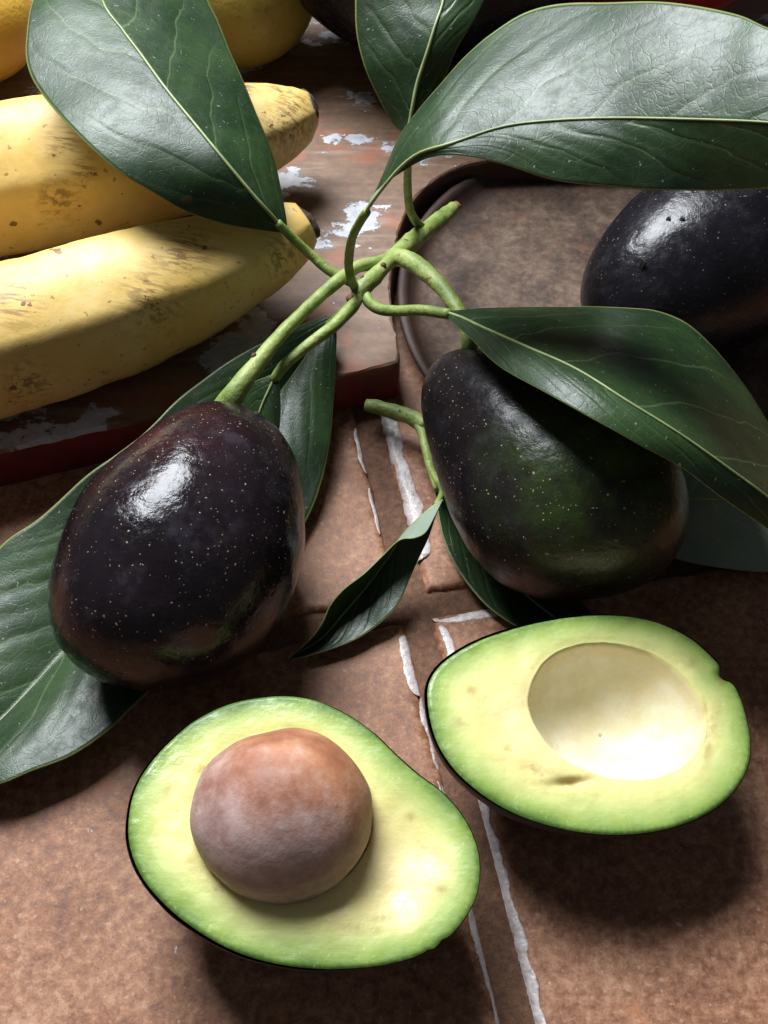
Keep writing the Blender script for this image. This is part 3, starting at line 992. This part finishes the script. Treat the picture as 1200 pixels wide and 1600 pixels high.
# pit
PR = 2.0
def build_pit():
    c = HC1+N1*0.12
    n1_, n2_ = 60, 90
    V, film = [], []
    for i in range(n1_):
        th = math.pi*i/(n1_-1)
        for j in range(n2_):
            a = 2*math.pi*j/n2_
            d = np.array([math.sin(th)*math.cos(a), math.sin(th)*math.sin(a), math.cos(th)])
            q = c+d*np.array([0.985, 0.94, 0.88])*PR*(1+0.05*max(0, d[2])**6)
            q = q+d*(0.09*nz(q, 0.6, 2)+0.03*nz(q, 1.6, 4))
            V.append(q)
            film.append(0.5+0.42*(-d[1])-0.22*d[2]-0.22*d[0]+0.1)
    return mk("pit", V, grid_faces(n1_, n2_, True), M_PIT, h1, attrs={"film": film})
build_pit()

# ------------------------------------------------------------------ branches and leaves
def resample(poly, n):
    P = np.array([W(*p) for p in poly])
    return spline(P, n)

def leaf(parent, left, mid, right, name="leaf", nr=110, nc=26, n_veins=7, slope=0.30, quilt=0.012, arch=0.12, flip=False, wave=0.10,
         midr=(0.05, 0.018), label=None, seed=1.0, mats=None, petiole=None, pet_r=(0.15, 0.11)):
    L, Mi, Rr = resample(left, nr), resample(mid, nr), resample(right, nr)
    V, UV = [], []
    wid = max(np.linalg.norm(L-Mi, axis=1).max(), 0.1)
    for i in range(nr):
        v = i/(nr-1)
        for j in range(-nc, nc+1):
            u = j/nc
            au = abs(u)
            e = L[i] if u < 0 else Rr[i]
            q = Mi[i]+(e-Mi[i])*au
            half_w = np.linalg.norm(e-Mi[i])
            side = 0.45 if u > 0 else 0.0
            w = (v-slope*au**1.25)*n_veins+side
            fr = abs((w % 1.0)-0.5)
            z = arch*math.sin(math.pi*au)*min(1, half_w/1.5)
            z += quilt*(math.sin(math.pi*min(1, fr*2))-0.5)*math.sin(math.pi*min(1, au*1.02))*min(1, half_w/1.2)
            z += wave*nz((q[0], q[1], seed), 0.55)*au
            V.append(q+np.array([0, 0, z]))
            UV.append((u, v))
    nn = 2*nc+1
    Fc = grid_faces(nr, nn)
    a, b, c = np.array(V[Fc[len(Fc)//2][0]]), np.array(V[Fc[len(Fc)//2][1]]), np.array(V[Fc[len(Fc)//2][3]])
    up = np.cross(b-a, c-a)[2] > 0
    if not up:
        Fc = [f[::-1] for f in Fc]
    mm = mats or (M_LEAF, M_LEAF_U)
    if flip:
        mm = (mm[1], mm[0])
    o = mk(name, V, Fc, [mm[0], mm[1]], parent, uvs=UV)
    if label:
        o["label"] = label
    md = o.modifiers.new("thickness", 'SOLIDIFY')
    md.thickness = 0.035*CM
    md.offset = -1.0
    md.material_offset = 1
    md.material_offset_rim = 0
    # midrib: a thin raised rib, yellow-green
    off = np.array([0, 0, 0.012 if not flip else -0.01])
    P = Mi[::2][: int(nr/2*0.97)]+off
    tube("midrib", P, [midr[0], midr[0]*0.8, midr[0]*0.55, midr[1]], M_VEIN, o, 8)
    if petiole is not None:
        PP = [W(*p) for p in petiole]+[Mi[3]-np.array([0, 0, 0.02])]
        tube("petiole", spline(np.array(PP), 30), pet_r, M_STEM, o, 12, lump=0.012)
    return o

br = thing("avocado_branch", W(600, 412, 1.7), "green twig with broad glossy leaves joining the two whole avocados", "branch")
twig_pts = [(708, 326, 2.5), (690, 341, 2.8), (662, 362, 3.3), (640, 381, 3.7), (618, 399, 4.0), (600, 417, 4.2), (585, 432, 4.3), (570, 447, 4.3), (559, 462, 4.2), (550, 474, 4.1)]
tube("twig", px_path(twig_pts, 60), [0.22, 0.27, 0.27, 0.28, 0.32, 0.26, 0.24, 0.26, 0.21], M_STEM, br, 18, lump=0.055)
# knuckles and scars along the twig
def knob(p, r, mat, parent, name="node_scar", squash=1.0):
    V = []
    for i in range(12):
        th = math.pi*i/11
        for j in range(16):
            a = 2*math.pi*j/16
            d = np.array([math.sin(th)*math.cos(a), math.sin(th)*math.sin(a), math.cos(th)*squash])
            q = np.asarray(p)+d*r
            V.append(q+d*r*0.5*nz(q, 5.0))
    return mk(name, V, grid_faces(12, 16, True), mat, parent)
for x, y, z, r in [(548, 466, 4.28, 0.11), (600, 415, 4.48, 0.10), (632, 381, 3.98, 0.15), (566, 434, 4.5, 0.07), (622, 403, 4.25, 0.09), (645, 372, 3.75, 0.08)]:
    knob(W(x, y, z), r, M_SCAR, br)
knob(W(712, 323, 2.45), 0.2, M_SCAR, br, "cut_end", 0.7)
# fruit stalks
tube("fruit_stalk", px_path([(622, 398, 3.95), (598, 409, 4.2), (560, 417, 4.5), (525, 441, 4.6), (490, 472, 4.6), (440, 522, 4.6), (403, 567, 4.6), (379, 597, 4.5), (362, 622, 4.3), (352, 640, 3.9)], 60),
     [0.23, 0.21, 0.185, 0.195, 0.185, 0.19, 0.20, 0.225, 0.28, 0.38], M_STEM, br, 16, lump=0.025)
knob(W(397, 556, 4.78), 0.07, M_SCAR, br)
tube("fruit_stalk", px_path([(608, 404, 4.0), (625, 403, 4.2), (648, 412, 4.4), (678, 437, 4.6), (705, 468, 4.7), (724, 500, 4.7), (733, 530, 4.5), (735, 575, 3.7)], 60),
     [0.26, 0.29, 0.26, 0.235, 0.225, 0.22, 0.23, 0.28], M_STEM, br, 16, lump=0.03)

# L1, upper left; its unseen tip is lengthened to shade the fruit behind
leaf(br, [(450, 368, 5.5), (380, 355, 5.8), (320, 340, 6.2), (280, 325, 6.6), (240, 302, 7.0), (190, 272, 7.4), (145, 235, 7.7), (100, 190, 7.9), (65, 145, 8.0), (47, 115, 8.1), (40, 85, 8.2), (42, 55, 8.3), (52, 0, 8.4), (75, -70, 8.5), (110, -140, 8.5), (160, -220, 8.4)],
     [(450, 368, 5.5), (425, 337, 6.2), (400, 310, 6.7), (350, 250, 7.5), (305, 195, 7.9), (260, 140, 8.2), (220, 85, 8.4), (190, 45, 8.5), (160, 0, 8.6), (145, -90, 8.6), (160, -220, 8.4)],
     [(450, 368, 5.5), (447, 338, 5.8), (435, 275, 6.2), (420, 225, 6.5), (400, 175, 6.8), (380, 125, 7.0), (360, 80, 7.2), (340, 30, 7.4), (326, 0, 7.6), (305, -60, 7.9), (275, -120, 8.1), (230, -180, 8.3), (160, -220, 8.4)],
     petiole=[(562, 446, 4.25), (540, 436, 4.4), (515, 423, 4.6), (488, 400, 4.9), (466, 380, 5.3)], pet_r=(0.16, 0.13), slope=0.22, n_veins=6, seed=1, quilt=0.018)
# L2, top centre
leaf(br, [(637, 212, 9.8), (615, 195, 9.8), (590, 150, 10.3), (570, 105, 10.8), (558, 60, 11.2), (555, 20, 11.6), (558, -20, 12.0), (580, -80, 12.5), (640, -140, 12.9), (705, -170, 13.2)],
     [(637, 212, 9.8), (645, 165, 10.4), (652, 130, 10.8), (668, 80, 11.4), (680, 40, 11.8), (693, 0, 12.1), (700, -60, 12.6), (704, -110, 12.9), (705, -170, 13.2)],
     [(637, 212, 9.8), (662, 185, 10.1), (692, 128, 10.7), (712, 80, 11.3), (735, 40, 11.7), (757, 0, 12.0), (765, -40, 12.3), (760, -90, 12.7), (740, -140, 13.0), (705, -170, 13.2)],
     petiole=[(664, 358, 3.3), (650, 346, 3.9), (640, 325, 5.0), (637, 295, 6.5), (637, 250, 8.4)], pet_r=(0.14, 0.10), n_veins=7, slope=0.3, seed=2, midr=(0.05, 0.02))
# L3, top right
leaf(br, [(566, 340, 8.8), (580, 312, 9.2), (597, 275, 9.7), (622, 216, 10.4), (655, 170, 10.8), (692, 128, 11.2), (730, 85, 11.4), (768, 52, 11.7), (827, 20, 12.1), (908, 3, 12.7), (1025, 3, 13.5), (1142, 20, 14.0), (1200, 47, 14.2), (1300, 95, 14.3), (1380, 160, 14.1), (1420, 230, 13.8)],
     [(566, 340, 8.8), (590, 305, 9.7), (625, 263, 10.5), (657, 239, 11.0), (704, 225, 11.4), (780, 200, 11.6), (850, 190, 11.8), (955, 185, 12.2), (1083, 187, 12.9), (1200, 192, 13.5), (1310, 205, 13.8), (1420, 230, 13.8)],
     [(566, 340, 8.8), (590, 300, 9.6), (628, 268, 10.4), (669, 246, 11.0), (716, 243, 11.3), (792, 258, 11.3), (873, 281, 11.2), (967, 293, 11.3), (1025, 299, 11.5), (1095, 301, 11.7), (1142, 298, 12.0), (1200, 293, 12.4), (1300, 281, 13.0), (1370, 260, 13.5), (1420, 230, 13.8)],
     petiole=[(556, 452, 4.25), (549, 437, 4.8), (545, 415, 5.7), (547, 385, 6.9), (555, 360, 7.9)], pet_r=(0.14, 0.11), n_veins=7, slope=0.26, seed=3, nr=130, quilt=0.015, midr=(0.045, 0.02))
# L4, over the right avocado
leaf(br, [(690, 486, 5.4), (720, 483, 5.4), (800, 481, 5.2), (920, 479, 4.8), (990, 481, 4.5), (1030, 487, 4.4), (1075, 507, 4.3), (1120, 545, 4.2), (1160, 595, 4.1), (1190, 645, 4.0), (1230, 710, 3.9), (1280, 800, 3.8), (1330, 900, 3.6)],
     [(690, 486, 5.4), (720, 496, 5.8), (750, 510, 6.3), (820, 541, 7.3), (900, 577, 7.8), (980, 627, 7.9), (1065, 680, 7.6), (1150, 740, 6.9), (1200, 777, 6.4), (1270, 840, 5.3), (1330, 900, 3.8)],
     [(690, 486, 5.4), (700, 494, 5.6), (730, 525, 6.2), (775, 567, 7.0), (850, 612, 7.6), (920, 652, 7.8), (1000, 695, 7.6), (1060, 727, 7.2), (1125, 775, 6.5), (1200, 827, 5.6), (1260, 870, 4.8), (1330, 900, 3.6)],
     petiole=[(570, 458, 4.2), (578, 474, 4.2), (596, 484, 4.4), (625, 486, 4.7), (660, 485, 5.1)], pet_r=(0.17, 0.15), n_veins=8, slope=0.3, seed=4, nr=130, midr=(0.045, 0.015))
# L5, small folded blade by the left avocado
leaf(br, [(432, 584, 3.7), (415, 590, 3.6), (396, 599, 3.4), (383, 620, 3.0), (372, 660, 2.3), (365, 720, 1.6), (372, 770, 1.2)],
     [(432, 584, 3.7), (422, 606, 3.5), (409, 635, 3.1), (398, 670, 2.6), (387, 710, 2.0), (378, 745, 1.6), (372, 770, 1.2)],
     [(432, 584, 3.7), (436, 597, 3.6), (438, 620, 3.4), (438, 650, 3.1), (432, 690, 2.6), (410, 740, 1.8), (372, 770, 1.2)],
     petiole=[(560, 462, 4.2), (548, 482, 4.2), (518, 512, 4.2), (483, 538, 4.15), (455, 561, 4.0), (440, 576, 3.85)], pet_r=(0.20, 0.15), seed=5, nr=60, nc=14)
# L6, the big leaf under the left avocado
leaf(br, [(522, 494, 2.6), (500, 497, 2.6), (450, 518, 2.8), (390, 546, 2.7), (300, 606, 2.5), (240, 664, 2.3), (180, 710, 2.1), (130, 746, 1.9), (60, 812, 1.5), (0, 857, 1.3), (-80, 950, 1.0), (-140, 1090, 0.8), (-150, 1240, 0.8)],
     [(522, 494, 2.6), (490, 540, 2.3), (440, 610, 1.6), (370, 690, 1.1), (300, 770, 0.5), (200, 895, 0.28), (102, 1015, 0.35), (0, 1126, 0.45), (-80, 1190, 0.6), (-150, 1240, 0.8)],
     [(522, 494, 2.6), (526, 515, 2.5), (525, 560, 2.1), (521, 630, 1.4), (514, 700, 1.0), (500, 760, 0.8), (480, 810, 0.6), (430, 890, 0.6), (340, 990, 0.4), (225, 1090, 0.9), (170, 1140, 1.0), (110, 1180, 1.1), (50, 1205, 1.1), (0, 1225, 1.1), (-80, 1240, 1.0), (-150, 1240, 0.8)],
     petiole=[(566, 455, 4.0), (556, 468, 3.8), (540, 484, 3.4)], pet_r=(0.15, 0.12), n_veins=9, slope=0.22, seed=6, nr=150, arch=0.22, quilt=0.02, midr=(0.012, 0.03))

br2 = thing("avocado_branch", W(620, 646, 0.6), "short cut green twig with narrow leaves lying on the tiles between the avocados", "branch")
tube("twig", px_path([(572, 633, 0.75), (592, 637, 0.8), (620, 645, 0.9), (648, 654, 1.0), (664, 668, 1.1)], 24), [0.20, 0.24, 0.24, 0.26, 0.2], M_STEM, br2, 16, lump=0.05)
knob(W(626, 643, 1.1), 0.075, M_SCAR, br2)
tube("stalk", px_path([(650, 654, 1.0), (660, 680, 1.1), (666, 705, 1.1), (674, 735, 1.0), (684, 765, 1.1)], 24), [0.16, 0.14, 0.13, 0.12], M_STEM, br2, 12, lump=0.02)
# L7, curled leaf between the avocados
leaf(br2, [(692, 782, 2.2), (678, 810, 2.3), (665, 832, 2.3), (648, 840, 2.2), (625, 843, 2.1), (598, 868, 1.8), (568, 897, 1.6), (538, 920, 1.4), (517, 945, 1.2), (505, 972, 1.0), (490, 994, 0.8), (470, 1013, 0.6), (448, 1030, 0.4)],
     [(692, 782, 2.2), (672, 796, 2.1), (650, 815, 1.9), (628, 838, 1.6), (600, 880, 1.0), (570, 920, 0.6), (540, 955, 0.4), (505, 995, 0.3), (475, 1015, 0.3), (448, 1030, 0.4)],
     [(692, 782, 2.2), (682, 803, 2.0), (670, 838, 1.6), (655, 870, 1.3), (640, 903, 1.0), (625, 938, 0.8), (608, 960, 0.7), (580, 984, 0.5), (550, 1002, 0.45), (515, 1015, 0.4), (480, 1024, 0.4), (448, 1030, 0.4)],
     petiole=[(674, 735, 1.0), (684, 752, 1.3), (691, 768, 1.8)], pet_r=(0.11, 0.09), seed=7, nr=90, nc=18, midr=(0.04, 0.015), quilt=0.02, arch=0.0, label="narrow curled leaf showing its pale underside near the stalk")
# L8, under the right avocado
leaf(br2, [(674, 738, 0.9), (676, 752, 0.8), (682, 780, 0.6), (692, 840, 0.45), (715, 890, 0.4), (750, 936, 0.4), (785, 965, 0.4), (820, 983, 0.4), (880, 1000, 0.4), (940, 1005, 0.4)],
     [(674, 738, 0.9), (700, 785, 0.4), (740, 840, 0.25), (790, 900, 0.2), (840, 945, 0.2), (890, 980, 0.25), (940, 1005, 0.4)],
     [(674, 738, 0.9), (705, 760, 0.4), (770, 800, 0.25), (830, 860, 0.2), (890, 920, 0.25), (930, 965, 0.3), (940, 1005, 0.4)],
     seed=8, nr=80, nc=18, arch=0.05)
# L9, underside up, right edge
leaf(br2, [(880, 770, 0.6), (960, 705, 1.1), (1050, 680, 1.5), (1150, 678, 1.6), (1250, 700, 1.6), (1330, 740, 1.4), (1400, 795, 1.0)],
     [(880, 770, 0.6), (960, 773, 0.9), (1060, 778, 1.2), (1140, 780, 1.3), (1200, 783, 1.2), (1300, 789, 1.0), (1400, 795, 1.0)],
     [(880, 770, 0.3), (960, 830, 0.3), (1040, 868, 0.35), (1110, 886, 0.4), (1200, 893, 0.45), (1300, 875, 0.6), (1400, 795, 1.0)],
     seed=9, nr=80, nc=18, flip=True, arch=0.05, midr=(0.06, 0.03), label="leaf lying pale underside up beneath the right avocado")

# ------------------------------------------------------------------ fruit along the back
def round_fruit(name, c, r, mat, label, cat, sq=(1, 1, 1), lobes=0):
    V = []
    n1_, n2_ = 48, 72
    for i in range(n1_):
        th = math.pi*i/(n1_-1)
        for j in range(n2_):
            a = 2*math.pi*j/n2_
            d = np.array([math.sin(th)*math.cos(a), math.sin(th)*math.sin(a), math.cos(th)])
            rr = r*(1+0.03*math.cos(lobes*a)*math.sin(th)**2) if lobes else r
            if lobes:
                rr *= 1-0.10*math.exp(-((th)/0.35)**2)
            q = np.asarray(c)+d*np.array(sq)*rr
            V.append(q+d*0.05*nz(q, 0.5, 3))
    o = mk(name, V, grid_faces(n1_, n2_, True), mat)
    o.location.z -= (min(p[2] for p in V)-BT-0.01)*CM
    tag(o, label, cat)
    return o
M_YEL = mat_fruit("yellow_rind", (0.55, 0.30, 0.035), (0.66, 0.40, 0.06))
M_OLV = mat_fruit("greenish_yellow_rind", (0.33, 0.25, 0.045), (0.42, 0.33, 0.065))
M_TOM = mat_fruit("red_skin", (0.26, 0.012, 0.009), (0.33, 0.02, 0.012), pores=False, rough=0.25)
round_fruit("yellow_fruit", W(-45, 42, 3.6), 2.35, M_YEL, "smooth golden yellow fruit at the left edge behind the bananas", "fruit", (1.1, 1, 0.95))
round_fruit("yellow_fruit", W(378, -22, 4.4), 2.85, M_OLV, "greenish yellow fruit in shade behind the tip of the rear banana", "fruit", (1, 1.1, 0.98))
round_fruit("yellow_fruit", W(525, -110, 5.2)+np.array([0, 4.5, 0]), 3.7, M_OLV, "dim yellow fruit farthest back, enlarged to cast shade, just left of the upright leaf", "fruit")  # mostly unseen, its bulk enlarged to dim the ground in front
round_fruit("tomato", W(1030, -165, 6.6)+np.array([0, 1.0, 0]), 5.4, M_TOM, "red tomato, made tall to block light, behind the top right leaf", "tomato", (1.15, 1, 0.92), 5)  # tall unseen bulk added so the red fruit blocks the back light

for o in list(bpy.data.objects):
    if "_b" in o:
        del o["_b"]
